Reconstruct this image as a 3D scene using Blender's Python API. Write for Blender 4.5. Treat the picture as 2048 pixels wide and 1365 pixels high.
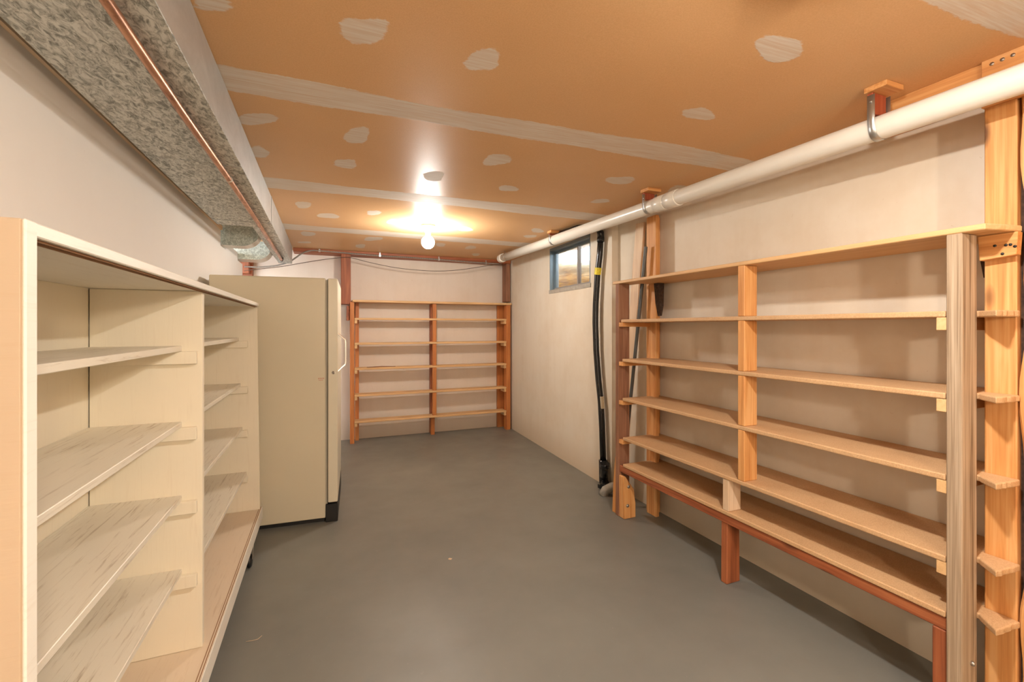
import bpy, bmesh, math, random
import numpy as np
from mathutils import Vector, Matrix
random.seed(7); rng=np.random.default_rng(3)
for o in list(bpy.data.objects): bpy.data.objects.remove(o)
S=bpy.context.scene; COL=S.collection
# ------------------------------------------------------------------ camera
F=910.4; PX=1024.0; PY=655.0; H=1.35; YAW=math.radians(22.31)
CC,SS=math.cos(YAW),math.sin(YAW)
cam=bpy.data.cameras.new('camera'); camo=bpy.data.objects.new('camera',cam); COL.objects.link(camo)
cam.sensor_width=36; cam.lens=F/2048*36; cam.clip_start=.02
cam.shift_x=0.0; cam.shift_y=-(682.5-PY)/2048
camo.location=(0,0,H); camo.rotation_euler=(math.pi/2,0,-YAW); S.camera=camo
# ------------------------------------------------------------------ world, lights, exposure
S.view_settings.view_transform='Standard'; S.view_settings.look='None'
S.view_settings.exposure=0.64; S.view_settings.gamma=1.0; S.view_settings.use_curve_mapping=False
W=bpy.data.worlds.new('sky'); S.world=W; W.use_nodes=True
W.node_tree.nodes['Background'].inputs[0].default_value=(.80,.90,1,1)
W.node_tree.nodes['Background'].inputs[1].default_value=6.0
BULB=240.0      # radiance of the bare globe bulbs
FILL=350.0      # radiance of the unseen bulb added behind the camera as fill
DISC=1000.0      # radiance of the flush lamp's lens
LCOL=(1,.965,.91)
# ------------------------------------------------------------------ helpers
def dirn(u,v):
    du=u-PX; return (du*CC+F*SS, -du*SS+F*CC, PY-v)
def at(u,v,X=None,Y=None,Z=None):
    q=dirn(u,v); t=X/q[0] if X is not None else Y/q[1] if Y is not None else (Z-H)/q[2]
    return Vector((q[0]*t,q[1]*t,q[2]*t+H))
class MB:
    def __init__(s): s.v=[]; s.f=[]; s.sm=[]
    def add(s,vs,fs,smooth=False):
        b=len(s.v); s.v+= [tuple(v) for v in vs]
        s.f+=[tuple(i+b for i in f) for f in fs]; s.sm+=[smooth]*len(fs); return s
    def box(s,x0,x1,y0,y1,z0,z1):
        vs=[(x,y,z) for z in (z0,z1) for y in (y0,y1) for x in (x0,x1)]
        return s.add(vs,[(0,2,3,1),(4,5,7,6),(0,1,5,4),(2,6,7,3),(0,4,6,2),(1,3,7,5)])
    def prism(s,poly,a,b,axis='z'):
        def P(p,h):
            return {'z':(p[0],p[1],h),'x':(h,p[0],p[1]),'y':(p[0],h,p[1])}[axis]
        n=len(poly); vs=[P(p,a) for p in poly]+[P(p,b) for p in poly]
        fs=[tuple(range(n))[::-1],tuple(range(n,2*n))]+[(i,(i+1)%n,n+(i+1)%n,n+i) for i in range(n)]
        return s.add(vs,fs)
    def hexa(s,bot,top):
        return s.add(list(bot)+list(top),[(3,2,1,0),(4,5,6,7)]+[(i,(i+1)%4,4+(i+1)%4,4+i) for i in range(4)])
    def tube(s,path,r,n=16,cap=True):
        path=[Vector(p) for p in path]; rs=r if isinstance(r,(list,tuple)) else [r]*len(path)
        vs=[];fs=[]; up=None
        for i,p in enumerate(path):
            t=(path[min(i+1,len(path)-1)]-path[max(i-1,0)]).normalized()
            if up is None:
                up=Vector((0,0,1)) if abs(t.z)<.9 else Vector((1,0,0))
            a=(up-t*up.dot(t)).normalized(); up=a; b=t.cross(a)
            for k in range(n):
                w=2*math.pi*k/n; vs.append(p+(a*math.cos(w)+b*math.sin(w))*rs[i])
        for i in range(len(path)-1):
            for k in range(n):
                fs.append((i*n+k,i*n+(k+1)%n,(i+1)*n+(k+1)%n,(i+1)*n+k))
        s.add(vs,fs,True)
        if cap:
            m=len(path)-1
            s.add(vs[:n],[tuple(range(n))[::-1]]); s.add(vs[m*n:],[tuple(range(n))])
        return s
    def lathe(s,prof,c,axis='z',n=28):
        vs=[];fs=[]
        for r,h in prof:
            for k in range(n):
                w=2*math.pi*k/n; a,b=r*math.cos(w),r*math.sin(w)
                d={'z':(a,b,h),'x':(h,a,b),'y':(a,h,b)}[axis]; vs.append((c[0]+d[0],c[1]+d[1],c[2]+d[2]))
        for i in range(len(prof)-1):
            for k in range(n): fs.append((i*n+k,i*n+(k+1)%n,(i+1)*n+(k+1)%n,(i+1)*n+k))
        return s.add(vs,fs,True)
def wloc(p):
    v=Vector((0,0,0))
    while p is not None: v+=p.location; p=p.parent
    return v
def obj(name,mb,mat,parent=None,bev=0,local=False,loc=None,label=None,seg=1):
    off=Vector((0,0,0)) if local else wloc(parent)
    if loc is not None: off=Vector(loc)
    me=bpy.data.meshes.new(name); me.from_pydata([tuple(Vector(v)-off) for v in mb.v],[],mb.f)
    me.polygons.foreach_set('use_smooth',mb.sm)
    bm=bmesh.new(); bm.from_mesh(me); bmesh.ops.remove_doubles(bm,verts=bm.verts,dist=1e-6)
    bmesh.ops.recalc_face_normals(bm,faces=bm.faces); bm.to_mesh(me); bm.free()
    me.materials.append(mat); o=bpy.data.objects.new(name,me); COL.objects.link(o)
    if parent is not None: o.parent=parent
    if loc is not None and parent is None: o.location=loc
    if bev:
        m=o.modifiers.new('bevel','BEVEL'); m.width=bev; m.segments=seg; m.limit_method='ANGLE'; m.angle_limit=math.radians(40)
    if label: o['label']=label
    return o
def thing(name,label,cat,loc=(0,0,0),group=None,rot=(0,0,0)):
    o=bpy.data.objects.new(name,None); COL.objects.link(o); o.location=loc; o.rotation_euler=rot
    o.empty_display_size=.05; o['label']=label; o['category']=cat
    if group: o['group']=group
    return o
def tag(o,label,cat,group=None):
    o['label']=label; o['category']=cat
    if group: o['group']=group
    return o
def struct(name,mb,mat,**k):
    o=obj(name,mb,mat,**k); o['kind']='structure'; return o
# ------------------------------------------------------------------ materials
class NT:
    def __init__(s,name):
        s.m=bpy.data.materials.new(name); s.m.use_nodes=True; s.t=s.m.node_tree; s.n=s.t.nodes
        s.b=s.n['Principled BSDF']
    def new(s,t,**k):
        n=s.n.new(t)
        for a,b in k.items(): setattr(n,a,b)
        return n
    def link(s,a,b): s.t.links.new(a,b)
    def coord(s,scale=(1,1,1),rnd=True,rot=(0,0,0)):
        tc=s.new('ShaderNodeTexCoord'); mp=s.new('ShaderNodeMapping'); mp.inputs['Scale'].default_value=scale
        mp.inputs['Rotation'].default_value=rot
        if rnd:
            oi=s.new('ShaderNodeObjectInfo'); ad=s.new('ShaderNodeVectorMath',operation='MULTIPLY_ADD')
            cb=s.new('ShaderNodeCombineXYZ')
            for i in range(3): s.link(oi.outputs['Random'],cb.inputs[i])
            s.link(cb.outputs[0],ad.inputs[0]); ad.inputs[1].default_value=(3.7,5.3,7.1)
            s.link(tc.outputs['Object'],ad.inputs[2]); s.link(ad.outputs[0],mp.inputs['Vector'])
        else: s.link(tc.outputs['Object'],mp.inputs['Vector'])
        return mp.outputs[0]
    def noise(s,vec,scale=5,detail=4,rough=.6,dist=0):
        n=s.new('ShaderNodeTexNoise'); n.inputs['Scale'].default_value=scale; n.inputs['Detail'].default_value=detail
        n.inputs['Roughness'].default_value=rough; n.inputs['Distortion'].default_value=dist
        if vec is not None: s.link(vec,n.inputs['Vector'])
        return n.outputs[0]
    def ramp(s,fac,stops):
        r=s.new('ShaderNodeValToRGB'); e=r.color_ramp.elements
        while len(e)<len(stops): e.new(.5)
        for i,(p,c) in enumerate(stops):
            e[i].position=p; e[i].color=(c[0],c[1],c[2],1) if isinstance(c,tuple) else (c,c,c,1)
        s.link(fac,r.inputs[0]); return r.outputs[0]
    def mix(s,fac,a,b,mode='MIX'):
        m=s.new('ShaderNodeMix',data_type='RGBA',blend_type=mode)
        for k,x in ((0,fac),(6,a),(7,b)):
            if isinstance(x,(int,float)): m.inputs[k].default_value=x
            elif isinstance(x,tuple): m.inputs[k].default_value=(*x,1) if len(x)==3 else x
            else: s.link(x,m.inputs[k])
        return m.outputs[2]
    def math(s,op,a,b=0.0,c=None):
        m=s.new('ShaderNodeMath',operation=op)
        for k,x in enumerate((a,b,c)):
            if x is None: continue
            if isinstance(x,(int,float)): m.inputs[k].default_value=x
            else: s.link(x,m.inputs[k])
        return m.outputs[0]
    def bump(s,h,strength=.3,dist=.002):
        b=s.new('ShaderNodeBump'); b.inputs['Strength'].default_value=strength; b.inputs['Distance'].default_value=dist
        s.link(h,b.inputs['Height']); s.link(b.outputs[0],s.b.inputs['Normal'])
    def set(s,col=None,rough=None,metal=None,spec=None):
        for k,x in (('Base Color',col),('Roughness',rough),('Metallic',metal),('Specular IOR Level',spec)):
            if x is None: continue
            if isinstance(x,(int,float)): s.b.inputs[k].default_value=x
            elif isinstance(x,tuple): s.b.inputs[k].default_value=(*x,1)
            else: s.link(x,s.b.inputs[k])
        return s.m
def plain(name,col,rough=.5,metal=0,var=.06,sc=12):
    t=NT(name); n=t.noise(t.coord((1,1,1)),sc,4)
    lo=tuple(c*(1-var) for c in col); hi=tuple(min(1,c*(1+var)) for c in col)
    return t.set(t.ramp(n,[(.3,lo),(.7,hi)]),rough,metal)
def wood(name,axis,dark,mid,light,rough=.55,grain=1.0,knots=True,streak=.5,bump=.25):
    t=NT(name); across=26*grain; along=1.1
    sc=[across]*3; sc['xyz'.index(axis)]=along
    v=t.coord(tuple(sc)); a=t.noise(v,1.0,3,.55,1.2)
    sc2=[k*5 for k in sc]; sc2['xyz'.index(axis)]=along*2.5
    v2=t.coord(tuple(sc2)); b=t.noise(v2,1.0,3,.6,.3)
    v3=t.coord((1,1,1)); c=t.noise(v3,2.5,2,.5)
    f=t.math('ADD',t.math('MULTIPLY',a,.65),t.math('MULTIPLY',b,.35))
    col=t.ramp(f,[(.34,dark),(.5,mid),(.66,light)])
    col=t.mix(streak,col,t.ramp(c,[(.35,tuple(k*.78 for k in mid)),(.65,light)]),'MIX')
    col=t.mix(.55,col,t.ramp(f,[(.36,dark),(.5,mid),(.62,light)]))
    if knots:
        ks=[9,9,9]; ks['xyz'.index(axis)]=3.2
        vo=t.new('ShaderNodeTexVoronoi'); t.link(t.coord(tuple(ks)),vo.inputs['Vector']); vo.inputs['Scale'].default_value=.6
        k=t.ramp(vo.outputs['Distance'],[(.05,1.0),(.12,0.0)])
        col=t.mix(k,col,tuple(x*.28 for x in dark))
    t.bump(f,bump,.0015)
    return t.set(col,rough)
def woods(name,*a,**k): return {ax:wood('%s_grain_%s'%(name,ax),ax,*a,**k) for ax in 'xyz'}
FIR=woods('fir wood',(.50,.185,.045),(.68,.31,.095),(.78,.43,.175),streak=.35)
STAIN=woods('orange stained wood',(.36,.10,.022),(.50,.16,.035),(.60,.225,.06),streak=.3,knots=False)
REDW=woods('red brown wood',(.17,.042,.014),(.32,.085,.028),(.43,.14,.05),streak=.4)
GREYW=woods('weathered wood',(.17,.10,.05),(.38,.265,.165),(.52,.39,.27),rough=.75,bump=.7,streak=.3,grain=2.0)
BROWNW=woods('brown weathered wood',(.14,.055,.028),(.27,.115,.058),(.36,.18,.10),rough=.7,bump=.5)
PALEW=woods('pale board',(.60,.40,.24),(.72,.52,.34),(.80,.62,.44),streak=.3)
PLY=woods('tan shelf wood',(.60,.34,.14),(.70,.42,.19),(.77,.50,.25),knots=False,streak=.4)
def particle():
    t=NT('particle board'); v=t.coord()
    a=t.noise(v,260,3,.6); b=t.noise(v,6,3,.6)
    col=t.ramp(a,[(.3,(.47,.27,.13)),(.5,(.60,.36,.18)),(.72,(.70,.46,.26))])
    col=t.mix(.3,col,t.ramp(b,[(.3,(.50,.28,.13)),(.7,(.66,.42,.22))])); t.bump(a,.15,.001); return t.set(col,.6)
PART=particle()
def wallmat(name,base,stain,lo,amount,cracks=False):
    t=NT(name); v=t.coord((1,1,1),rnd=False)
    n1=t.noise(v,1.6,5,.65); v2=t.coord((3,3,.5),rnd=False); n2=t.noise(v2,2.2,4,.6); n3=t.noise(v,38,4,.6)
    col=t.mix(t.math('MULTIPLY',t.ramp(n1,[(.42,0.0),(.68,1.0)]),amount),base,stain)
    col=t.mix(t.math('MULTIPLY',t.ramp(n2,[(.5,0.0),(.72,1.0)]),amount*.18),col,lo)
    col=t.mix(t.ramp(n3,[(.69,0.0),(.76,.5)]),col,lo)
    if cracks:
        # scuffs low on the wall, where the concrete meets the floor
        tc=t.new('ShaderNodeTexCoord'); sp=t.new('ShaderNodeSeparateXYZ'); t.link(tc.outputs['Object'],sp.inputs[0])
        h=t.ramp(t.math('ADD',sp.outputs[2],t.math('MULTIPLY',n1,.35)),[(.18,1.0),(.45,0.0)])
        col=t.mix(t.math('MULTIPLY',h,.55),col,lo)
    t.bump(t.math('ADD',t.math('MULTIPLY',n3,.5),t.noise(v,9,4,.6)),.22,.004)
    return t.set(col,.75)
M_DRY=wallmat('painted drywall',(.80,.755,.70),(.76,.70,.64),(.70,.64,.58),.35)
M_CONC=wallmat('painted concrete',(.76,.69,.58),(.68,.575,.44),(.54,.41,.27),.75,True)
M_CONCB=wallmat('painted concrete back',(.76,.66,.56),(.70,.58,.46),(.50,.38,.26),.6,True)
def floormat():
    t=NT('grey floor paint'); v=t.coord((1,1,1),rnd=False)
    a=t.noise(v,1.3,5,.6); b=t.noise(v,30,4,.6); c=t.noise(v,90,3,.6)
    col=t.ramp(a,[(.3,(.165,.160,.140)),(.7,(.21,.204,.178))])
    col=t.mix(t.ramp(b,[(.66,0.0),(.74,.35)]),col,(.24,.225,.20))
    col=t.mix(t.ramp(c,[(.735,0.0),(.76,.8)]),col,(.36,.32,.27))
    r=t.ramp(t.noise(v,3,4,.6),[(.3,.36),(.7,.50)]); t.bump(t.math('ADD',b,a),.08,.004)
    return t.set(col,r)
M_FLOOR=floormat()
def ceilmat():
    t=NT('tan drywall with joint compound'); v=t.coord((1,1,1),rnd=False)
    at_=t.new('ShaderNodeAttribute'); at_.attribute_name='compound'
    e=t.noise(t.coord((16,26,16),rnd=False),1,5,.7); e2=t.noise(t.coord((5,130,5),rnd=False),1,3,.6)
    e3=t.noise(t.coord((60,90,60),rnd=False),1,3,.6)
    f=t.math('ADD',at_.outputs['Fac'],t.math('MULTIPLY_ADD',e,.030,-.015))
    f=t.math('ADD',f,t.math('MULTIPLY_ADD',e3,.014,-.007))
    mask=t.ramp(t.math('MULTIPLY_ADD',f,20,.5),[(.46,0.0),(.58,.93)])
    thin=t.ramp(e2,[(.35,.80),(.6,1.0)]); mask=t.math('MULTIPLY',mask,thin)
    n=t.noise(v,1.1,3,.6); fib=t.noise(v,220,2,.6)
    tan=t.ramp(n,[(.3,(.67,.385,.18)),(.7,(.72,.435,.215))])
    tan=t.mix(.25,tan,t.ramp(fib,[(.35,(.59,.33,.15)),(.65,(.79,.49,.26))]))
    scr=t.noise(t.coord((2,90,2),rnd=False,rot=(0,0,.5)),1,2,.5)
    tan=t.mix(t.ramp(scr,[(.70,0.0),(.76,.25)]),tan,(.78,.5,.28))
    mud=t.ramp(e2,[(.3,(.66,.56,.46)),(.7,(.76,.70,.62))])
    col=t.mix(mask,tan,mud)
    r=t.math('MULTIPLY_ADD',mask,.30,.42); t.bump(t.math('MULTIPLY_ADD',mask,1.0,t.math('MULTIPLY',e2,.25)),.35,.0012)
    return t.set(col,r,spec=.12)
M_CEIL=ceilmat()
def galv(name,lo,hi,scale,rough=.42,metal=.75,sp=(.40,.60)):
    t=NT(name); v=t.coord(scale,rnd=True); n=t.noise(v,1,5,.72,.9)
    t.bump(n,.05,.001); return t.set(t.ramp(n,[(sp[0],lo),(sp[1],hi)]),rough,metal)
M_DUCTB=galv('spangled galvanised steel',(.20,.205,.18),(.66,.67,.62),(62,26,62),.5,.35,(.38,.58))
M_DUCTS=galv('smooth galvanised steel',(.44,.44,.42),(.56,.56,.54),(3,5,8),.45,.55,(.3,.7))
M_BOOT=galv('mottled galvanised steel',(.34,.38,.34),(.62,.68,.62),(55,55,55),.5,.15,(.42,.6))
M_BOOTE=plain('pale sheet metal',(.66,.61,.52),.45,.3)
M_COPPER=galv('copper pipe',(.30,.125,.065),(.62,.33,.20),(30,6,30),.38,.85,(.35,.6))
M_PVC=plain('white plastic pipe',(.80,.75,.66),.28,0,.03,5)
M_ABS=plain('black plastic pipe',(.012,.012,.012),.25,0,.3,30)
M_ZINC=plain('zinc strap',(.55,.55,.53),.35,.9)
M_CABLE=plain('brown cable',(.10,.06,.035),.5)
def cond():
    t=NT('flexible conduit'); w=t.new('ShaderNodeTexWave'); w.bands_direction='X'; w.inputs['Scale'].default_value=40
    t.link(t.coord(rnd=False),w.inputs['Vector']); t.bump(w.outputs['Fac'],.8,.003)
    return t.set(t.ramp(w.outputs['Fac'],[(.2,(.10,.08,.06)),(.6,(.62,.58,.52))]),.4,.7)
M_COND=cond()
def cabpaint(name,base,worn,amt,axis='y',rough=.42):
    t=NT(name); sc=[95,95,95]; sc['xyz'.index(axis)]=5
    g=t.noise(t.coord(tuple(sc)),1,4,.7,.4); n=t.noise(t.coord(),3,4,.6)
    mk=t.math('MULTIPLY',t.ramp(g,[(.55,0.0),(.68,1.0)]),t.ramp(n,[(.35,.15),(.65,amt)]))
    col=t.mix(t.ramp(n,[(.3,0.0),(.75,.35)]),base,tuple(c*.88 for c in base))
    col=t.mix(mk,col,worn); t.bump(g,.25,.0012); return t.set(col,rough)
M_CAB=cabpaint('cream cabinet paint',(.86,.77,.60),(.62,.50,.34),.12,'z')
M_CABW=cabpaint('white cabinet paint',(.84,.79,.69),(.55,.42,.28),.2,'y',.5)
M_CABS=cabpaint('worn white shelf paint',(.79,.72,.59),(.36,.25,.14),.75,'y',.38)
M_CABB=cabpaint('scuffed bottom board paint',(.76,.62,.46),(.50,.34,.20),.5,'y',.45)
M_CABT=cabpaint('tan side paint',(.60,.465,.33),(.52,.34,.20),.15,'x',.6)
M_PLYE=plain('exposed plywood edge',(.30,.16,.08),.8)
M_FREEZ=plain('cream enamel',(.70,.62,.45),.32,0,.02,2)
M_FREEZD=plain('cream enamel door',(.76,.69,.53),.30,0,.02,2)
M_GASK=plain('grey gasket',(.42,.38,.30),.6)
M_BLACK=plain('black plastic',(.012,.011,.010),.5)
M_CHROME=plain('chrome',(.80,.78,.74),.12,1,.02)
M_STEEL=plain('dull steel bolt',(.42,.38,.33),.4,.9)
M_PORC=plain('white porcelain',(.85,.83,.78),.3)
M_WFRAME=plain('daylight tinted window metal',(.22,.29,.34),.4,.5)  # grey metal with the blue of daylight mixed into its colour
M_WMUL=plain('brown window mullion',(.36,.33,.30),.4,.4)
M_TUBE=plain('dark grey tube',(.10,.10,.095),.45,.5)
M_SILL=plain('grey concrete sill',(.36,.33,.28),.8,0,.15,30)
M_RED=woods('dark red wood block',(.22,.035,.012),(.34,.065,.025),(.42,.10,.04),knots=False)
M_YEL=plain('yellow label',(.75,.62,.03),.5,0,.25,90)
M_STK=plain('cream sticker',(.72,.64,.48),.5)
M_REDMARK=plain('faded red print',(.62,.30,.20),.5)
M_BARK=plain('dark bark',(.055,.030,.018),.95,0,.6,60)
M_EARTH=plain('dusty corner debris',(.34,.24,.15),.95,0,.5,90)
def emis(name,strength,col=LCOL):
    t=NT(name); t.n.remove(t.b); e=t.new('ShaderNodeEmission'); e.inputs[0].default_value=(*col,1); e.inputs[1].default_value=strength
    t.link(e.outputs[0],t.n['Material Output'].inputs[0]); return t.m
M_BULB=emis('lit bulb',BULB); M_LENS=emis('lit lens',DISC); M_FILL=emis('lit fill bulb',FILL,(1,.87,.70))
def glassmat():
    t=NT('dusty window glass'); v=t.coord((1,1,1),rnd=False)
    g=t.b; g.inputs['Base Color'].default_value=(1,1,1,1); g.inputs['Roughness'].default_value=.02
    g.inputs['Transmission Weight'].default_value=1; g.inputs['IOR'].default_value=1.02
    d=t.new('ShaderNodeBsdfTranslucent'); d.inputs[0].default_value=(.75,.78,.74,1)
    mx=t.new('ShaderNodeMixShader'); n=t.noise(v,8,4,.6)
    t.link(t.ramp(n,[(.3,.04),(.7,.12)]),mx.inputs[0]); t.link(g.outputs[0],mx.inputs[1]); t.link(d.outputs[0],mx.inputs[2])
    t.link(mx.outputs[0],t.n['Material Output'].inputs[0]); return t.m
M_GLASS=glassmat()
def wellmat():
    t=NT('well steel with painted reflections'); v=t.coord((1,1,1),rnd=False); n=t.noise(v,5,5,.65); n2=t.noise(t.coord((9,9,60),rnd=False),1,4,.6)
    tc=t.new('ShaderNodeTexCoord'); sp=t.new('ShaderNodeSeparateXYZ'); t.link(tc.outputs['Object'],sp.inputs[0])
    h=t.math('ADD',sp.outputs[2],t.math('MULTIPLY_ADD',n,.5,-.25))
    gold_refl=t.ramp(n2,[(.3,(.26,.11,.012)),(.5,(.55,.28,.045)),(.7,(.74,.46,.11))])
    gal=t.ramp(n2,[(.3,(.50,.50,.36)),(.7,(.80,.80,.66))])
    return t.set(t.mix(t.ramp(h,[(.58,0.0),(.85,1.0)]),gold_refl,gal),.6)  # golden low, pale high: pane reflections painted into the steel colour
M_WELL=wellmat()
# ------------------------------------------------------------------ room
CZ=2.237; YB=5.80; YR=-1.9; XL=-.74; XR=2.262
def cz(X,Y):
    sx=min(1,max(0,(X-.6)/1.5)); sy=min(1,max(0,(3.2-Y)/2.3)); sx=sx*sx*(3-2*sx); sy=sy*sy*(3-2*sy)
    return CZ+.024*sx*sy
def XF(Y): return 2.20+.0381*(Y-3.178)      # far right wall plane
struct('floor',MB().box(-1.4,2.9,YR-.2,YB+.3,-.12,0),M_FLOOR)
# ceiling: a sheet of drywall with joint compound along its seams and over its nails
def ceiling():
    st=.02; xs=np.arange(-1.3,2.70,st); ys=np.arange(YR-.1,YB+.1,st)
    X,Y=np.meshgrid(xs,ys); cov=np.full(X.shape,-.05)
    def tape(y0,hw,wob):
        w=hw+.008*np.sin(X*3.1+y0*5)+.006*np.sin(X*7.7+y0)
        return w-np.abs(Y-(y0+wob*np.sin(X*1.6+y0)))
    for y0,hw in ((.56,.165),(1.875,.088),(3.145,.105),(4.47,.115),(-.75,.1)): cov=np.maximum(cov,tape(y0,hw,.012))
    P=[(385,-10,462,24),(686,32,770,92),(930,100,999,142),(1507,82,1610,130),(1368,221,1428,247),(478,226,549,251),
       (687,257,740,287),(500,294,538,315),(672,318,712,338),(967,309,1020,332),(845,344,890,362),(997,372,1036,383),
       (1215,355,1266,371),(1183,399,1220,407),(589,404,624,416),(635,427,677,437),(735,421,760,431),(773,439,795,448),
       (600,464,632,472),(597,483,622,487),(729,474,763,482),(710,489,732,496),(915,454,945,463),(873,486,890,494),
       (930,492,952,499),(943,507,960,512),(1063,457,1086,466),(1048,470,1072,476),(1335,375,1375,392),(866,436,884,442)]
    for i,(a,b,c,d) in enumerate(P):
        um,vm=(a+c)/2,(b+d)/2; C=at(um,vm,Z=CZ); U=(at(c,vm,Z=CZ)-at(a,vm,Z=CZ))/2; V=(at(um,d,Z=CZ)-at(um,b,Z=CZ))/2
        det=U.x*V.y-U.y*V.x; dx,dy=X-C.x,Y-C.y
        p=(dx*V.y-dy*V.x)/det; q=(U.x*dy-U.y*dx)/det
        ang=np.arctan2(q,p); k=1+.13*np.sin(2*ang+i*1.7)+.08*np.sin(3*ang+i*2.9)
        r=(np.abs(p)**2.6+np.abs(q)**2.6)**(1/2.6)/k
        cov=np.maximum(cov,(1-r)*min(U.length,V.length)*.9)
    cov=np.clip(cov,-.05,.05)
    ny,nx=X.shape; Z=np.array([[cz(x,y) for x in xs] for y in ys])
    vs=np.stack([X,Y,Z],-1).reshape(-1,3)
    idx=np.arange(ny*nx).reshape(ny,nx)
    q=np.stack([idx[:-1,:-1],idx[1:,:-1],idx[1:,1:],idx[:-1,1:]],-1).reshape(-1,4)   # faces look down
    me=bpy.data.meshes.new('ceiling'); me.from_pydata(vs.tolist(),[],q.tolist())
    a=me.attributes.new('compound','FLOAT','POINT'); a.data.foreach_set('value',cov.reshape(-1).astype(np.float32))
    me.polygons.foreach_set('use_smooth',[True]*len(q)); me.materials.append(M_CEIL)
    o=bpy.data.objects.new('ceiling',me); COL.objects.link(o); o['kind']='structure'
    m=o.modifiers.new('board','SOLIDIFY'); m.thickness=.016; m.offset=-1
    return o
ceiling()
# left wall: drywall partition, notched at its far top round the two duct boots
struct('wall_left',MB().prism([(YR,0),(5.06,0),(5.06,1.96),(4.80,1.96),(4.80,2.035),(4.26,2.035),(4.26,1.975),(4.07,1.975),(4.07,2.33),(YR,2.33)],XL-.11,XL,'x'),M_DRY)
struct('wall_back',MB().box(-1.4,2.9,YB,YB+.15,0,2.4),M_CONCB)
struct('wall_recess',MB().box(-1.4,-1.28,5.0,YB,0,2.4),M_DRY)
struct('wall_rear',MB().box(-1.4,2.9,YR-.15,YR,0,2.4),M_DRY)
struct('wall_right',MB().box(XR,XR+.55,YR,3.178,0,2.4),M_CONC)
WY0,WY1,WZ0,WZ1=3.532,4.397,1.742,2.195
def farwall():
    m=MB()
    def blk(a,b,z0,z1):
        bot=[(XF(a),a,z0),(XF(a)+.11,a,z0),(XF(b)+.11,b,z0),(XF(b),b,z0)]
        m.hexa(bot,[(x,y,z1) for x,y,z in bot])
    blk(3.178,WY0,0,2.4); blk(WY1,YB+.02,0,2.4); blk(WY0,WY1,0,WZ0-.012); blk(WY0,WY1,WZ1,2.4)
    return m
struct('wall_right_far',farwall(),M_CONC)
# window
def shear(mb,):
    mb.v=[(x+XF(y),y,z) for x,y,z in mb.v]; return mb
m=MB().box(-.002,.10,WY1-.012,WY1,WZ0,WZ1).box(-.002,.10,WY0,WY0+.012,WZ0,WZ1).box(-.002,.10,WY0,WY1,WZ1-.03,WZ1)
m.box(.055,.085,WY0+.012,WY1-.012,WZ1-.055,WZ1-.03).box(.055,.085,WY1-.045,WY1-.012,WZ0+.03,WZ1-.03).box(.055,.085,WY0+.012,WY0+.022,WZ0+.03,WZ1-.03)
win=struct('window_1',shear(m),M_WFRAME)
YM=3.86
o=obj('mullion',shear(MB().box(.05,.085,YM-.012,YM+.012,WZ0+.02,WZ1-.05)),M_WMUL,win)
o=obj('bottom_rail',shear(MB().box(.05,.085,WY0+.012,WY1-.012,WZ0+.008,WZ0+.032)),M_WMUL,win)
o=obj('sill',shear(MB().box(-.006,.12,WY0-.012,WY1+.012,WZ0-.03,WZ0+.008)),M_SILL,win)
for a,b in ((WY0+.012,YM-.012),(YM+.012,WY1-.03)):
    obj('pane',shear(MB().box(.066,.070,a,b,WZ0+.03,WZ1-.05)),M_GLASS,win)
# window well outside: corrugated steel half round against the foundation
def well():
    m=MB(); n=24; prof=[]
    cy=(WY0+WY1)/2+.15
    zs=[1.35+.03*i for i in range(27)]
    vs=[];fs=[]
    for i,z in enumerate(zs):
        rr=1+.018*math.sin(i*1.25)
        for k in range(n+1):
            w=-math.pi/2+math.pi*k/n; vs.append((2.35+.58*rr*math.cos(w),cy+.95*rr*math.sin(w),z))
    for i in range(len(zs)-1):
        for k in range(n): a=i*(n+1)+k; fs.append((a,a+1,a+n+2,a+n+1))
    m.add(vs,fs,True); return m
o=obj('window_well',well(),M_WELL,loc=(2.42,4.1,1.36)); tag(o,'corrugated steel window well seen through the dusty basement window, painted golden low and pale high as reflections','window well')
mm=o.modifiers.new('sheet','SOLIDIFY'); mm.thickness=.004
struct('ground_outside',MB().box(2.36,3.4,3.0,5.4,1.25,1.36),M_SILL)
# ledgers and wall framing
struct('trim_1',MB().box(2.10,XR,YR,1.2,2.17,2.262),FIR['y'],bev=.003)
struct('trim_2',MB().box(-.33,2.28,5.60,YB,2.195,CZ),REDW['x'],bev=.003)
struct('trim_3',MB().box(XL,XL+.012,YR,4.07,2.095,2.125),PALEW['y'])
def stud(label,x0,x1,y0,y1,z0,z1,mat,group=None,name='wall_stud'):
    o=obj(name,MB().box(x0,x1,y0,y1,z0,z1),mat,loc=((x0+x1)/2,(y0+y1)/2,z0),bev=.003); return tag(o,label,'stud',group)
stud('wide light orange stud standing at the right edge in front of the pale wall',2.097,XR,.752,.832,0,2.15,FIR['z'])
stn=bpy.data.objects['wall_stud']
pts=[(lambda p:(p.y,p.z))(at(u,v,X=2.17)) for u,v in ((1958,492),(1970,490),(1977,512),(1977,556),(1967,556),(1961,525))]
obj('bark_chunk',MB().prism(pts,2.17,2.20,'x'),M_BARK,stn)
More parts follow.
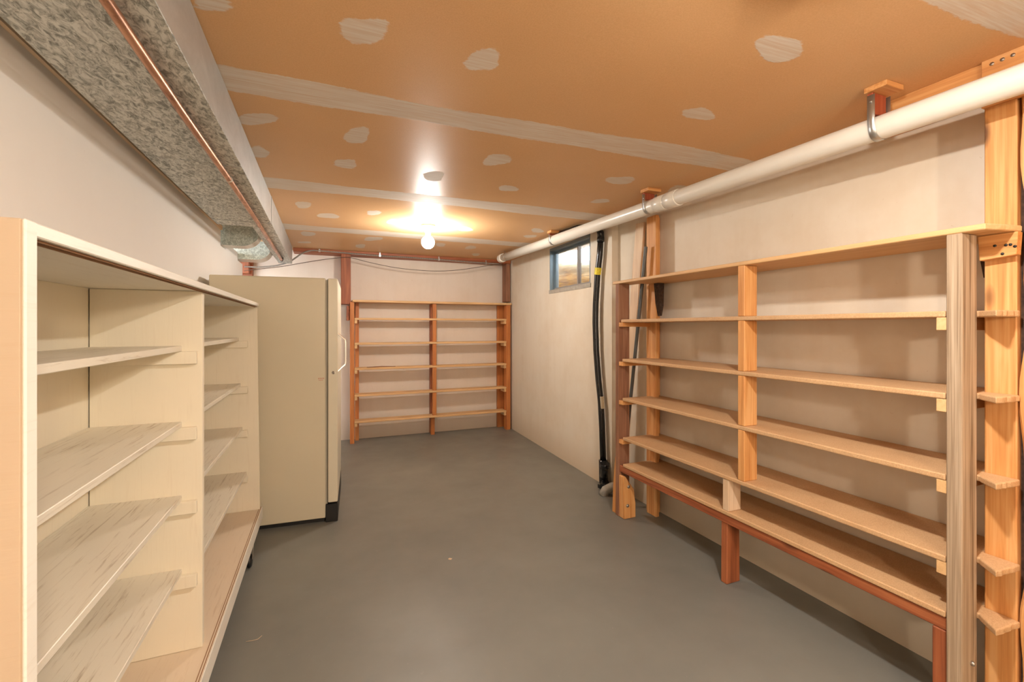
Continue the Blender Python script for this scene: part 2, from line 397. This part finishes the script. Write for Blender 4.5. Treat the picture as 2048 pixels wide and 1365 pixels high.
# ceiling-high nailed plate over that stud
o=obj('nailing_plate',MB().box(2.085,2.103,.70,.835,2.10,2.262),FIR['y'],loc=(2.094,.77,2.10),bev=.002); tag(o,'short light wood plate with three screws above the pipe at right','board')
for u,v in ((1984,128),(2005,119),(2026,110)):
    p=at(u,v,X=2.085); obj('screw_head',MB().lathe([(0,-.0015),(.006,-.0015),(.006,.001),(0,.001)],p,'x',12),M_STEEL,o)
def bark_stud():
    m=MB(); pts=[]; n=40; vs=[];fs=[]
    for i in range(n+1):
        z=2.15*i/n; w=.012*math.sin(z*7)+.008*math.sin(z*17+1)
        y1=.742+w*.6-.006; vs+=[(2.10,.60,z),(2.10,y1,z),(2.115+.01*math.sin(z*11),y1+.006,z),(XR,y1,z),(XR,.60,z)]
    for i in range(n):
        for k in range(5): a=i*5+k; b=i*5+(k+1)%5; fs.append((a,b,b+5,a+5))
    fs+= [(4,3,2,1,0),tuple(n*5+k for k in range(5))]
    return m.add(vs,fs)
o=obj('wall_stud',bark_stud(),FIR['z'],loc=(2.18,.67,0)); tag(o,'rough stud with a wavy bark edge at the far right border','stud')
# filler of bark between the two studs
ob_=obj('bark_edge',MB().box(2.125,2.2,.725,.753,0,1.9),M_BARK,o,)
stud('reddish stud on the back wall above the orange shelves, ending at their top',.172,.275,5.60,YB,1.618,2.195,REDW['z'])
stud('dark brown stud in the back right corner above the orange shelves',2.228,2.282,5.62,YB-.02,1.69,2.195,BROWNW['z'])
stud('short orange stud behind the freezer at the back left',-.90,-.74,5.70,YB,0,2.10,REDW['z'])
o=obj('wall_stud',MB().box(2.195,2.26,2.66,2.735,0,2.15).box(2.17,2.20,2.60,2.70,0,2.15),FIR['z'],loc=(2.2,2.68,0),bev=.003)
tag(o,'doubled orange stud behind the far end of the long right shelves','stud')
obj('blocking',MB().prism([(2.150,1.66),(2.205,1.66),(2.200,1.50),(2.185,1.43),(2.165,1.52)],2.555,2.598,'y'),M_BARK,o)
# leaning board and tube
def lean(name,p0,p1,w,t,mat,label,cat):
    p0,p1=Vector(p0),Vector(p1); d=(p1-p0).normalized(); nx=Vector((1,0,0)); nx=(nx-d*nx.dot(d)).normalized(); s=d.cross(nx)
    c=lambda p:[p+nx*a*t/2+s*b*w/2 for a,b in ((-1,-1),(1,-1),(1,1),(-1,1))]
    o=obj(name,MB().hexa(c(p0),c(p1)),mat,loc=p0,bev=.002); return tag(o,label,cat)
lean('leaning_board',(2.15,3.00,.006),(2.225,2.835,2.145),.098,.02,PALEW['z'],'pale flat board leaning on the wall beside the doubled stud','board')
p0,p1=Vector((2.085,2.905,0)),Vector((2.135,2.665,1.93))
o=obj('metal_tube',MB().tube([p0,p1],.0125,16,False).tube([p0,p1],.0095,16,False),M_TUBE,loc=p0); tag(o,'thin dark grey metal tube leaning behind the long right shelves','tube')
# ------------------------------------------------------------------ ceiling lights
def globe_light(x,y,label):
    z=cz(x,y); t=thing('ceiling_light',label,'light',(x,y,z),'bare globe bulbs on the ceiling' if False else None)
    obj('lampholder',MB().lathe([(0,0),(.058,0),(.062,-.008),(.060,-.018),(.045,-.030),(.028,-.036),(.026,-.060),(.020,-.062),(0,-.062)],(x,y,z),'z',32),M_PORC,t)
    pr=[(.021,-.058),(.021,-.078)]
    for i in range(15):
        a=math.radians(158-158*i/14); pr.append((max(.0005,.056*math.sin(a)),-.150+.056*math.cos(a)))
    obj('bulb',MB().lathe(pr[:2]+pr[2:],(x,y,z),'z',32),M_BULB,t,label='lit white globe bulb')
    return t
globe_light(.825,3.93,'lit white globe bulb in a round porcelain holder on the tan ceiling')
lx,ly=1.05,.62; lz=cz(lx,ly)
t=thing('ceiling_light','round white flush ceiling lamp at the near end of the room','light',(lx,ly,lz))
obj('lamp_body',MB().lathe([(0,0),(.068,0),(.070,-.066),(.068,-.070),(.057,-.070),(.057,-.042),(0,-.042)],(lx,ly,lz),'z',40),M_PORC,t)
obj('lens',MB().lathe([(max(.0005,.048*math.sin(math.radians(5*i))),-.044-.048*math.cos(math.radians(5*i))) for i in range(19)],(lx,ly,lz),'z',40),M_LENS,t)
t=thing('fill_pendant','added fill bulb on a black cord, out of view at the near end of the room','light',(.45,-1.25,CZ))  # hanging bulb added out of view to lift the shadows
obj('cord',MB().tube([(.45,-1.25,CZ),(.45,-1.25,1.85)],.004,8),M_BLACK,t)
obj('socket',MB().lathe([(0,.0),(.008,0),(.022,-.02),(.024,-.07),(0,-.07)],(.45,-1.25,1.86),'z',24),M_PORC,t)
obj('bulb',MB().lathe([(.022,-.07)]+[(max(.0005,.062*math.sin(math.radians(158-158*i/14))),-.140+.062*math.cos(math.radians(158-158*i/14))) for i in range(15)],(.45,-1.25,1.86),'z',32),M_FILL,t)
# ------------------------------------------------------------------ long right shelves
XA=1.935; XP=2.027
sh=thing('storage_shelf','long six-shelf wooden storage rack of particle board along the right wall','shelf',(2.1,1.77,0))
def board_poly(y_far):
    # notched round the near post and round the wall stud, with a saw-torn near end
    pts=[(XA,y_far),(XA,.866),(XP+.002,.866),(XP+.002,.817),(2.021,.812),(1.966,.752)]
    for k in range(9): pts.append((1.978+.0125*k,.7505-.0007*k+random.uniform(-.0028,.0028)))
    pts+=[(2.0955,.743),(2.0955,.833),(XR-.006,.833),(XR-.006,y_far)]
    return pts
ZT=[1.405,1.128,.853,.576,.389]; YFAR=[2.687,2.672,2.670,2.666,2.664]
for i,(z,yf) in enumerate(zip(ZT,YFAR)):
    th=.021
    obj('shelf_board',MB().prism(board_poly(yf),z-th,z),PART,sh,bev=.0045,seg=3)
# top shelf lies over the posts
obj('shelf_board',MB().prism([(XA,2.788),(XA,.766),(2.0,.752),(2.094,.738),(2.094,.836),(XR-.006,.836),(XR-.006,2.655),(2.088,2.655),(2.088,2.788)],1.661,1.681),PLY['y'],sh,bev=.003,label='top board, lying over the posts')
near=obj('post',MB().box(XA,XP,.822,.864,0,1.6605),GREYW['z'],sh,bev=.003,label='grey weathered near post')
obj('bolt',MB().lathe([(0,-.010),(.006,-.0095),(.0075,-.005),(.0075,.003),(0,.003)],at(1943,1327,Y=.822),'y',14),M_STEEL,near)
far=obj('post',MB().box(XA,XP,2.711,2.752,0,1.6605),BROWNW['z'],sh,bev=.003,label='brown weathered far post')
# splayed brace bolted to the far post's foot
br=obj('foot_brace',MB().prism([(XA+.004,0),(XA,.20),(XA,.30),(XA+.018,.30),(2.025,.20),(2.040,.10),(2.040,0)],2.656,2.7105,'y'),FIR['z'],sh,bev=.004)
for u,v in ((1255,1012),(1257,974)):
    p=at(u,v,Y=2.656); obj('bolt',MB().lathe([(0,-.008),(.009,-.0075),(.012,-.003),(.012,.002),(0,.002)],p,'y',16),M_STEEL,br)
obj('post_scab',MB().prism([(2.753,0),(2.753,.42),(2.775,.41),(2.80,.20),(2.81,0)],XA+.012,XA+.05,'x'),FIR['z'],sh,bev=.003)
# middle uprights between the boards
zz=[1.661]+ZT
for i in range(4):
    obj('upright',MB().box(XA+.001,2.025,1.662,1.702,zz[i+1]+.0005,zz[i]-(.0005 if i==0 else .0215)),FIR['z'],sh,bev=.003)
obj('upright',MB().box(XA+.004,2.025,1.760,1.800,ZT[4]+.0005,ZT[3]-.0215),PALEW['z'],sh,bev=.003,label='short upright with paint smears under the second lowest board')
obj('front_rail',MB().box(XA+.006,XA+.046,.865,2.711,.322,.3675),REDW['y'],sh,bev=.003)
obj('leg',MB().prism([(1.945,0),(2.040,0),(2.037,.3215),(1.948,.3215)],1.778,1.818,'y'),REDW['z'],sh,bev=.004)
obj('leg',MB().box(1.94,2.03,.8655,.905,0,.3215),REDW['z'],sh,bev=.004)
# cleats under board ends
for i,z in enumerate(ZT[:4]):
    obj('cleat',MB().box(XA-.001,XR-.008,2.664,2.710,z-.0215-.030,z-.0215),FIR['x'],sh,bev=.002)
    obj('cleat',MB().box(XA+.002,XR-.008,.8645,.892,z-.0215-.044,z-.0215),PLY['x'],sh,bev=.002)
obj('cleat',MB().box(XA+.05,XR-.01,2.664,2.710,.322,.3675),REDW['x'],sh,bev=.002)
nb=obj('bracket_block',MB().prism([(.742,1.585),(.832,1.576),(.836,1.660),(.738,1.660)],2.064,2.0965,'x'),FIR['y'],sh,bev=.002,label='orange block with five nail heads under the top board')
for u,v in ((1990,492),(2012,490.5),(2021,489.5),(2030,493),(2005,508)):
    obj('nail_head',MB().lathe([(0,-.002),(.0045,-.0015),(.0045,.001),(0,.001)],at(u,v,X=2.064),'x',10),M_BLACK,nb)
# ------------------------------------------------------------------ orange shelves on the back wall
bs=thing('storage_shelf','orange stained six-shelf wooden rack against the back wall','shelf',(1.27,5.68,0))
YF=5.565; YK=YB-.004
obj('post',MB().box(.266,.312,YF,YF+.09,0,1.642),STAIN['z'],bs,bev=.003)
obj('post',MB().box(.330,.372,YK-.09,YK,0,1.642),STAIN['z'],bs,bev=.003)
obj('post',MB().box(2.203,2.262,YF,YF+.09,0,1.642),STAIN['z'],bs,bev=.003)
obj('post',MB().box(2.150,2.262,YK-.04,YK,0,1.642),STAIN['z'],bs,bev=.003)
BZ=[1.460,1.169,.876,.567,.258]
zz=[1.642]+[z for z in BZ]+[0]
obj('shelf_board',MB().box(.290,2.275,YF-.012,YK,1.643,1.668),PLY['x'],bs,bev=.003,label='top board')
for i,z in enumerate(BZ):
    obj('shelf_board',MB().box(.3135,2.2025,YF-.004,YK-.092,z-.024,z),PLY['x'],bs,bev=.003)
    for x0,x1 in ((.3135,.345),(2.172,2.2015)):
        obj('cleat',MB().box(x0,x1,YF+.002,YK-.10,z-.024-.042,z-.0245),PLY['y'],bs,bev=.002)
obj('upright',MB().box(1.232,1.252,YK-.085,YK-.001,0.0,1.642),REDW['z'],bs,bev=.003)
for i in range(6):
    top=zz[i]-(.0005 if i==0 else .0245); bot=zz[i+1]+.0005 if i<5 else 0
    y0=YF+.004 if i<5 else YF+.10
    obj('upright',MB().box(1.228,1.275,y0,y0+.04,bot,top),STAIN['z'],bs,bev=.003)
obj('side_cleat',MB().box(.232,.2655,YF+.05,YK-.02,1.43,1.60),REDW['y'],bs,bev=.003)
o=obj('wood_stick',MB().tube([(.45,5.575,.882),(.62,5.60,.884),(.78,5.59,.881)],[.003,.005,.003],8),BROWNW['x'],loc=(.6,5.59,.877)); tag(o,'thin dark wood stick lying on the third lowest orange shelf','stick')
# ------------------------------------------------------------------ cream cabinet along the left wall
CX=-.385; CY0,CY1=.838,3.285
cb=thing('open_cabinet','tall cream painted open cabinet with two bays of worn shelves at left','cabinet',(-.55,2.06,0))
XBk=-.735
obj('side_panel',MB().box(XBk,CX-.003,CY0,.862,.13,1.501),M_CABT,cb,bev=.002,label='tan painted near side')
obj('face_stile',MB().box(CX-.003,CX+.002,CY0,.866,.13,1.501),M_CABW,cb,bev=.002,label='white painted front edge')
tp=obj('top_panel',MB().box(XBk,CX,.8665,CY1-.03,1.480,1.501),M_CABW,cb,bev=.002)
obj('ply_edge',MB().box(CX-.0225,CX-.019,.868,CY1-.05,1.4745,1.4795).box(CX-.012,CX-.009,.868,CY1-.05,1.4762,1.4795),M_PLYE,tp)
obj('side_panel',MB().prism([(XBk,.2),(CX+.004,.2),(CX-.012,1.4795),(XBk,1.4795)],3.262,3.285,'y'),M_CAB,cb,bev=.002,label='far side')
dv=obj('divider',MB().box(-.7265,-.408,1.935,1.962,.2005,1.4795),M_CAB,cb,bev=.002)
obj('back_panel',MB().box(XBk,-.729,.863,1.938,.2005,1.4795),M_CAB,cb)
obj('back_panel',MB().box(XBk,-.729,1.958,3.2615,.2005,1.4795),M_CAB,cb)
bp=obj('bottom_panel',MB().box(XBk,-.377,CY0,CY1+.03,.165,.2),M_CABB,cb,bev=.002)
obj('front_lip',MB().box(-.377,-.372,CY0,CY1+.03,.125,.2),M_CABW,bp,bev=.0015)
obj('ply_edge',MB().box(-.3815,-.3785,CY0,CY1+.02,.1985,.2008).box(-.3895,-.3865,CY0,CY1+.02,.1985,.2008),M_PLYE,bp)
BAY1=[1.284,1.016,.755,.494]; BAY2=[1.285,1.001,.729,.447]; FX2=[-.496,-.487,-.478,-.455]
for z in BAY1:
    obj('shelf_board',MB().box(-.7285,-.469,.863,1.9345,z-.019,z),M_CABS,cb,bev=.0015)
    obj('cleat',MB().box(-.728,-.422,1.915,1.9345,z-.019-.045,z-.0195),M_CAB,cb,bev=.0015)
    obj('cleat',MB().box(-.728,-.422,.8625,.880,z-.019-.045,z-.0195),M_CAB,cb,bev=.0015)
for z,fx in zip(BAY2,FX2):
    obj('shelf_board',MB().box(-.7285,fx,1.963,3.2615,z-.020,z),M_CABS,cb,bev=.0015)
    obj('cleat',MB().box(-.728,-.447,3.243,3.2615,z-.020-.042,z-.0205),M_CAB,cb,bev=.0015)
    obj('cleat',MB().box(-.728,-.447,1.9625,1.982,z-.020-.042,z-.0205),M_CAB,cb,bev=.0015)
for x in (-.393,-.70):
    for y in (1.1,2.93):
        c=obj('caster',MB().box(x-.018,x+.018,y-.03,y+.03,.160,.1645).box(x-.018,x-.014,y-.02,y+.02,.05,.160).box(x+.014,x+.018,y-.02,y+.02,.05,.160),M_STEEL,cb)
        obj('wheel',MB().lathe([(.001,-.012),(.028,-.012),(.036,-.006),(.036,.006),(.028,.012),(.001,.012)],(x,y,.036),'x',24),M_BLACK,c)
# ------------------------------------------------------------------ upright freezer
fr=thing('upright_freezer','cream upright freezer with a chrome door handle between cabinet and back wall','freezer',(.082,3.39,0),rot=(0,0,math.radians(-3.3)))
L=dict(local=True)
FW=.79; HZ=1.690
obj('body',MB().box(-.775,-.080,.006,FW-.006,.030,HZ),M_FREEZ,fr,bev=.008,seg=3,**L)
obj('gasket',MB().box(-.0798,-.068,.014,FW-.014,.125,HZ-.012),M_GASK,fr,**L)
dr=obj('door',MB().box(-.066,-.002,0,FW,.135,HZ-.002),M_FREEZD,fr,bev=.008,seg=3,**L)
obj('door_seam',MB().box(-.0678,-.0662,.004,FW-.004,.14,HZ-.006),M_BLACK,fr,**L)
obj('base',MB().box(-.75,-.088,.03,FW-.03,0,.0295),M_BLACK,fr,**L)
obj('kick_plate',MB().box(-.080,-.001,.004,FW-.004,0,.122),M_BLACK,fr,bev=.003,**L)
def handle():
    m=MB(); y=.075; zs=(1.305,1.262,1.085,1.038)
    path=[(-.004,y,zs[0]),(.046,y,zs[1]),(.050,y,zs[1]-.02),(.050,y,zs[2]+.02),(.046,y,zs[2]),(-.004,y,zs[3])]
    P=[Vector(p) for p in path]; vs=[];fs=[]
    for i,p in enumerate(P):
        tt=(P[min(i+1,5)]-P[max(i-1,0)]).normalized(); n=Vector((0,1,0)); b=tt.cross(n)
        w=.016 if i in (0,5) else .010; h=.005
        for a,c in ((-1,-1),(1,-1),(1,1),(-1,1)): vs.append(p+n*a*w+b*c*h)
    for i in range(5):
        for k in range(4): fs.append((i*4+k,i*4+(k+1)%4,(i+1)*4+(k+1)%4,(i+1)*4+k))
    fs+=[(3,2,1,0),(20,21,22,23)]
    return m.add(vs,fs)
obj('handle',handle(),M_CHROME,dr,bev=.002,label='chrome handle',**L)
# lock on the door's side edge
lk=obj('lock',MB().lathe([(0,-.006),(.004,-.006),(.0045,-.003),(.008,-.003),(.0085,-.005),(.0115,-.005),(.0125,.001),(0,.001)],(-.030,0,1.035),'y',20),M_CHROME,dr,**L)
obj('keyhole',MB().box(-.031,-.029,-.0066,-.0058,1.032,1.038).lathe([(.005,-.0045),(.0078,-.0045)],(-.030,0,1.035),'y',20),M_BLACK,lk,**L)
mk=MB()
for i in range(5): mk.box(-.128+.008*i,-.122+.008*i,.0052,.0062,.993+.002*(i%2),1.001)
for i in range(4): mk.box(-.124+.007*i,-.119+.007*i,.0052,.0062,.983,.989)
obj('faded_mark',mk,M_REDMARK,fr,**L)
# ------------------------------------------------------------------ heating duct under the ceiling
DZ=2.05; DX0,DX1=-.678,-.337
du=thing('air_duct','long rectangular galvanised heating duct under the ceiling along the left wall','duct',(-.5,2,2.05))
def ductbox(x0,x1,y0,y1,z0,z1,ms=M_DUCTS,mb_=M_DUCTB,n='main_trunk'):
    o=obj(n,MB().box(x0,x1,y0,y1,z0,z1),ms,du,bev=.0015)
    o.data.materials.append(mb_)
    for p in o.data.polygons:
        if p.normal.z<-.9: p.material_index=1
    return o
ductbox(DX0,DX1,YR+.02,3.455,DZ,CZ-.002)
ductbox(DX0,DX1+.001,3.4565,3.62,DZ,CZ-.002,n='end_section')
ductbox(-.47,DX1+.001,3.6215,5.555,DZ,CZ-.002,n='reduced_trunk')
obj('seam_flange',MB().prism([(DX0,DZ-.003),(DX1+.0035,DZ-.003),(DX1+.0035,CZ-.003),(DX1+.0005,CZ-.003),(DX1+.0005,DZ-.0005),(DX0,DZ-.0005)],3.452,3.4595,'y'),M_DUCTS,du)
obj('seam_flange',MB().box(DX0,DX1,2.28,2.284,DZ-.002,DZ-.0002),M_DUCTS,du)
def boot(y0,y1,z0,xr,z1):
    # stack boot: round shouldered elbow entering the partition wall
    pts=[(XL-.07,z0),(xr-.13,z0)]
    for k in range(1,9):
        a=math.pi/2*k/8; pts.append((xr-.13+.13*math.sin(a),z0+(z1-.045-z0)*(1-math.cos(a))))
    pts+=[(xr,z1),(XL-.07,z1)]
    n=len(pts)
    o=obj('duct_boot',MB().prism(pts,y0,y1,'y'),M_BOOTE,du); o.data.materials.append(M_BOOT)
    for p in o.data.polygons:
        if abs(p.normal.y)>.9: p.material_index=1
    obj('flange',MB().box(XL-.0,xr-.005,y0-.003,y0,z1-.03,z1-.002),M_BOOT,o)
    return o
boot(4.09,4.235,1.985,-.478,2.15)
boot(4.815,5.03,1.978,-.468,2.15)
def copper():
    z=2.028; pts=[(-.419,YR+.05,z),(-.42,1.276,z),(-.418,1.7,z),(-.408,2.45,z),(-.404,3.49,z),(-.404,5.08,z-.004)]
    o=obj('copper_pipe',MB().tube(pts,.0125,14),M_COPPER,loc=(-.41,2,z)); return tag(o,'long copper water pipe running under the galvanised duct','pipe')
cp=copper()
for y in (2.42,3.47):
    obj('clip',MB().box(-.424,-.390,y-.006,y+.006,DZ-.004,DZ-.0006).tube([(-.406,y-.005,2.028),(-.406,y+.005,2.028)],.0135,12),M_BOOTE,cp)
obj('elbow',MB().tube([(-.404,5.07,2.024),(-.404,5.11,2.024),(-.404,5.12,2.035),(-.404,5.12,2.049)],.014,14),M_BLACK,cp)
# ------------------------------------------------------------------ white drain pipe with hangers
PXc=1.96
def pz(y): return 2.106+(y-.69)*.0165
pp=thing('drain_pipe','thick white plastic drain pipe running the length of the ceiling at right','pipe',(PXc,2.5,2.13))
obj('pipe',MB().tube([(PXc,YR+.05,pz(YR))]+[(PXc,y,pz(y)) for y in (.7,1.6,2.5,3.8,5.05)],.0448,36),M_PVC,pp)
def ring(y0,y1,r,b=.004):
    c=(PXc,0,0); 
    return MB().tube([(PXc,y0,pz(y0)),(PXc,y0+b,pz(y0)),(PXc,y1-b,pz(y1)),(PXc,y1,pz(y1))],[r-b,r,r,r-b],36)
obj('coupling',ring(2.14,2.235,.0505),M_PVC,pp); obj('coupling',ring(2.25,2.34,.0490),M_PVC,pp)
obj('end_cap',ring(5.04,5.115,.051),M_PVC,pp); obj('end_cap_rim',ring(5.117,5.15,.048,.008),M_PVC,pp)
def hanger(y,ydir,label):
    t=thing('pipe_hanger',label,'pipe hanger',(1.94,y,cz(1.95,y)))
    zc=cz(1.95,y)-.0005
    obj('mounting_block',MB().box(1.900,2.005,y-.045,y+.032,zc-.020,zc),FIR['x'],t,bev=.0015)
    obj('hanging_block',MB().box(1.912,1.995,y+.008,y+.027,pz(y)+.0465,zc-.0205),M_RED['z'],t,bev=.0015)
    # strap: down in front of the block, under the pipe and up behind
    pts=[(1.9105,zc-.030),(1.9105,pz(y)+.02)]
    for k in range(13):
        a=math.pi*(1+k/12); pts.append((PXc+.0470*math.cos(a),pz(y)+.0470*math.sin(a)))
    pts+=[(PXc+.0470,zc-.022)]
    vs=[];fs=[]
    for i,(x,z) in enumerate(pts):
        vs+=[(x,y+.0,z),(x,y+.026,z)]
    for i in range(len(pts)-1): fs.append((2*i,2*i+1,2*i+3,2*i+2))
    s=obj('strap',MB().add(vs,fs,True),M_ZINC,t); mo=s.modifiers.new('sheet','SOLIDIFY'); mo.thickness=.0018; mo.offset=0
    obj('screw',MB().lathe([(0,-.003),(.005,-.002),(.005,.001),(0,.001)],(1.9105,y+.013,zc-.055),'x',10),M_STEEL,s)
    return t
hanger(1.065,1,'nearest wood block and metal strap holding the white drain pipe')
hanger(2.395,1,'middle wood block and strap beside the pipe coupling above the stud')
hanger(3.74,1,'wood block and strap on the drain pipe above the window')
t=thing('wire_hanger','thin dark wire loop holding the capped far end of the drain pipe','pipe hanger',(PXc,4.93,2.2))
m=MB()
pts=[(PXc+.0475*math.cos(a),4.93,pz(4.93)+.0475*math.sin(a)) for a in [math.pi*(.62+k/14*1.76) for k in range(15)]]
obj('wire',MB().tube([(1.92,4.93,CZ)]+pts+[(2.02,4.93,CZ)],.0025,8),M_STEEL,t)
# ------------------------------------------------------------------ black vent pipe
bpipe=thing('vent_pipe','black plastic pipe bowing down the wall between window and long shelves','pipe',(2.16,3.3,0))
pts=[(2.162,3.285,2.12),(2.162,3.300,1.975),(2.160,3.333,1.80),(2.158,3.358,1.55),(2.157,3.362,1.40),(2.158,3.350,1.15),(2.160,3.318,.90),(2.160,3.282,.72),(2.160,3.262,.50),(2.158,3.243,.20)]
obj('pipe',MB().tube(pts,.0255,24),M_ABS,bpipe)
obj('elbow',MB().tube([(2.162,3.285,2.10),(2.160,3.285,2.15),(2.14,3.295,2.190),(2.075,3.325,2.209),(2.006,3.40,2.208),(1.998,3.70,2.214)],[.029,.029,.026,.0225,.0220,.0215],20),M_ABS,bpipe)
obj('coupling',MB().tube([(2.162,3.287,2.075),(2.162,3.2865,2.11)],.031,24),M_ABS,bpipe)
obj('label_band',MB().tube([(2.160,3.333,1.802),(2.1607,3.3217,1.86)],.0285,24,False),M_YEL,bpipe,label='yellow printed label band')
# sticker patch wraps the camera side of the pipe
def patch(z0,z1,cy0,cy1,a0,a1,r):
    vs=[];fs=[]
    n=8
    for z,cy in ((z0,cy0),(z1,cy1)):
        for k in range(n+1):
            a=a0+(a1-a0)*k/n; vs.append((2.160+r*math.cos(a),cy+r*math.sin(a),z))
    for k in range(n): fs.append((k,k+1,n+2+k,n+1+k))
    return MB().add(vs,fs)
obj('sticker',patch(.665,.765,3.276,3.291,math.radians(232),math.radians(325),.0290),M_STK,bpipe,label='cream paper sticker')
obj('wye_fitting',MB().tube([(2.158,3.246,.235),(2.158,3.241,.16),(2.158,3.238,.045)],.036,24).tube([(2.158,3.240,.09),(2.125,3.18,.14),(2.10,3.135,.20),(2.095,3.125,.225)],.031,20).tube([(2.0965,3.127,.215),(2.092,3.119,.25)],.037,20),M_ABS,bpipe,bev=0)
obj('valve',MB().tube([(2.15,3.20,.055),(2.09,3.15,.05)],.026,18).tube([(2.158,3.238,.05),(2.15,3.20,.055)],.033,18).box(2.12,2.18,3.20,3.27,.0,.03),M_ABS,bpipe,bev=.002)
o=obj('floor_drain_stub',MB().tube([(2.075,3.11,.0),(2.085,3.10,.04),(2.12,3.06,.075),(2.16,3.03,.085)],[.040,.036,.034,.034],18),M_SILL,loc=(2.1,3.08,0)); tag(o,'short grey pipe stub curving out of the floor by the black pipe','pipe stub')
# ------------------------------------------------------------------ wiring on the back wall
C1=[(-.80,5.585,1.998),(-.66,5.58,2.000),(-.556,5.575,2.012),(-.47,5.575,2.03),(-.38,5.575,2.065),(-.31,5.575,2.115),(-.25,5.578,2.165),(-.199,5.58,2.195),(-.14,5.58,2.212),(-.06,5.58,2.214),(.157,5.58,2.208),(.40,5.585,2.202),(.63,5.585,2.197),(.95,5.585,2.198),(1.246,5.585,2.194),(1.6,5.585,2.187),(1.88,5.585,2.182),(2.14,5.585,2.180)]
def smooth(P,n=5):
    P=[Vector(p) for p in P]; out=[]
    for i in range(len(P)-1):
        a,b,c,d=P[max(i-1,0)],P[i],P[i+1],P[min(i+2,len(P)-1)]
        for k in range(n):
            t=k/n; out.append(.5*((2*b)+(c-a)*t+(2*a-5*b+4*c-d)*t*t+(3*b-a-3*c+d)*t**3))
    return out+[P[-1]]
cd=obj('flexible_conduit',MB().tube(smooth(C1),.0085,10),M_COND,loc=(.6,5.58,2.0)); tag(cd,'metal flexible conduit along the top of the back wall','conduit')
for x,z in ((-.06,2.214),(.60,2.1975),(1.31,2.193),(1.93,2.181)):
    obj('strap',MB().box(x-.010,x+.010,5.574,5.5985,z-.012,z+.012).box(x-.006,x+.006,5.590,5.5985,z+.01,z+.038),M_ZINC,cd)
C2=[(-.80,5.57,1.95),(-.743,5.56,1.962),(-.457,5.56,2.011),(-.259,5.56,2.059),(-.002,5.56,2.118),(.21,5.56,2.153),(.291,5.56,2.150),(.485,5.56,2.108),(.771,5.56,2.063),(1.069,5.56,2.045),(1.317,5.56,2.048),(1.573,5.56,2.075),(1.838,5.56,2.126),(2.043,5.56,2.165),(2.16,5.57,2.18)]
o=obj('cable',MB().tube(smooth(C2),.0035,8),M_CABLE,loc=(.6,5.56,2.0)); tag(o,'thin dark cable sagging across the back wall below the conduit','cable')
o=obj('junction_block',MB().box(-.84,-.76,5.60,5.70,1.93,2.05),REDW['z'],loc=(-.8,5.65,1.93),bev=.003); tag(o,'small red brown wood block where the conduit starts behind the freezer','block')
# ------------------------------------------------------------------ small debris
def scrap(u,v,r,name,label,mat,k):
    c=at(u,v,Z=0); rr=random.Random(k); n=9
    pts=[(c.x+r*rr.uniform(.6,1.2)*math.cos(2*math.pi*i/n),c.y+r*.8*rr.uniform(.6,1.2)*math.sin(2*math.pi*i/n)) for i in range(n)]
    o=obj(name,MB().prism(pts,.0002,.003),mat,loc=(c.x,c.y,0)); return tag(o,label,'debris')
scrap(900,1119,.011,'wood_chip','tiny tan chip lying alone in the middle of the grey floor',PALEW['x'],2)
pts=[at(u,v,Z=.003) for u,v in ((492,1284),(505,1282),(516,1279),(524,1272))]
o=obj('straw',MB().tube(pts,.0011,6),PALEW['x'],loc=pts[0]); tag(o,'thin dry straw on the floor beside the cabinet front','debris')
for p in bpy.data.objects:
    pass
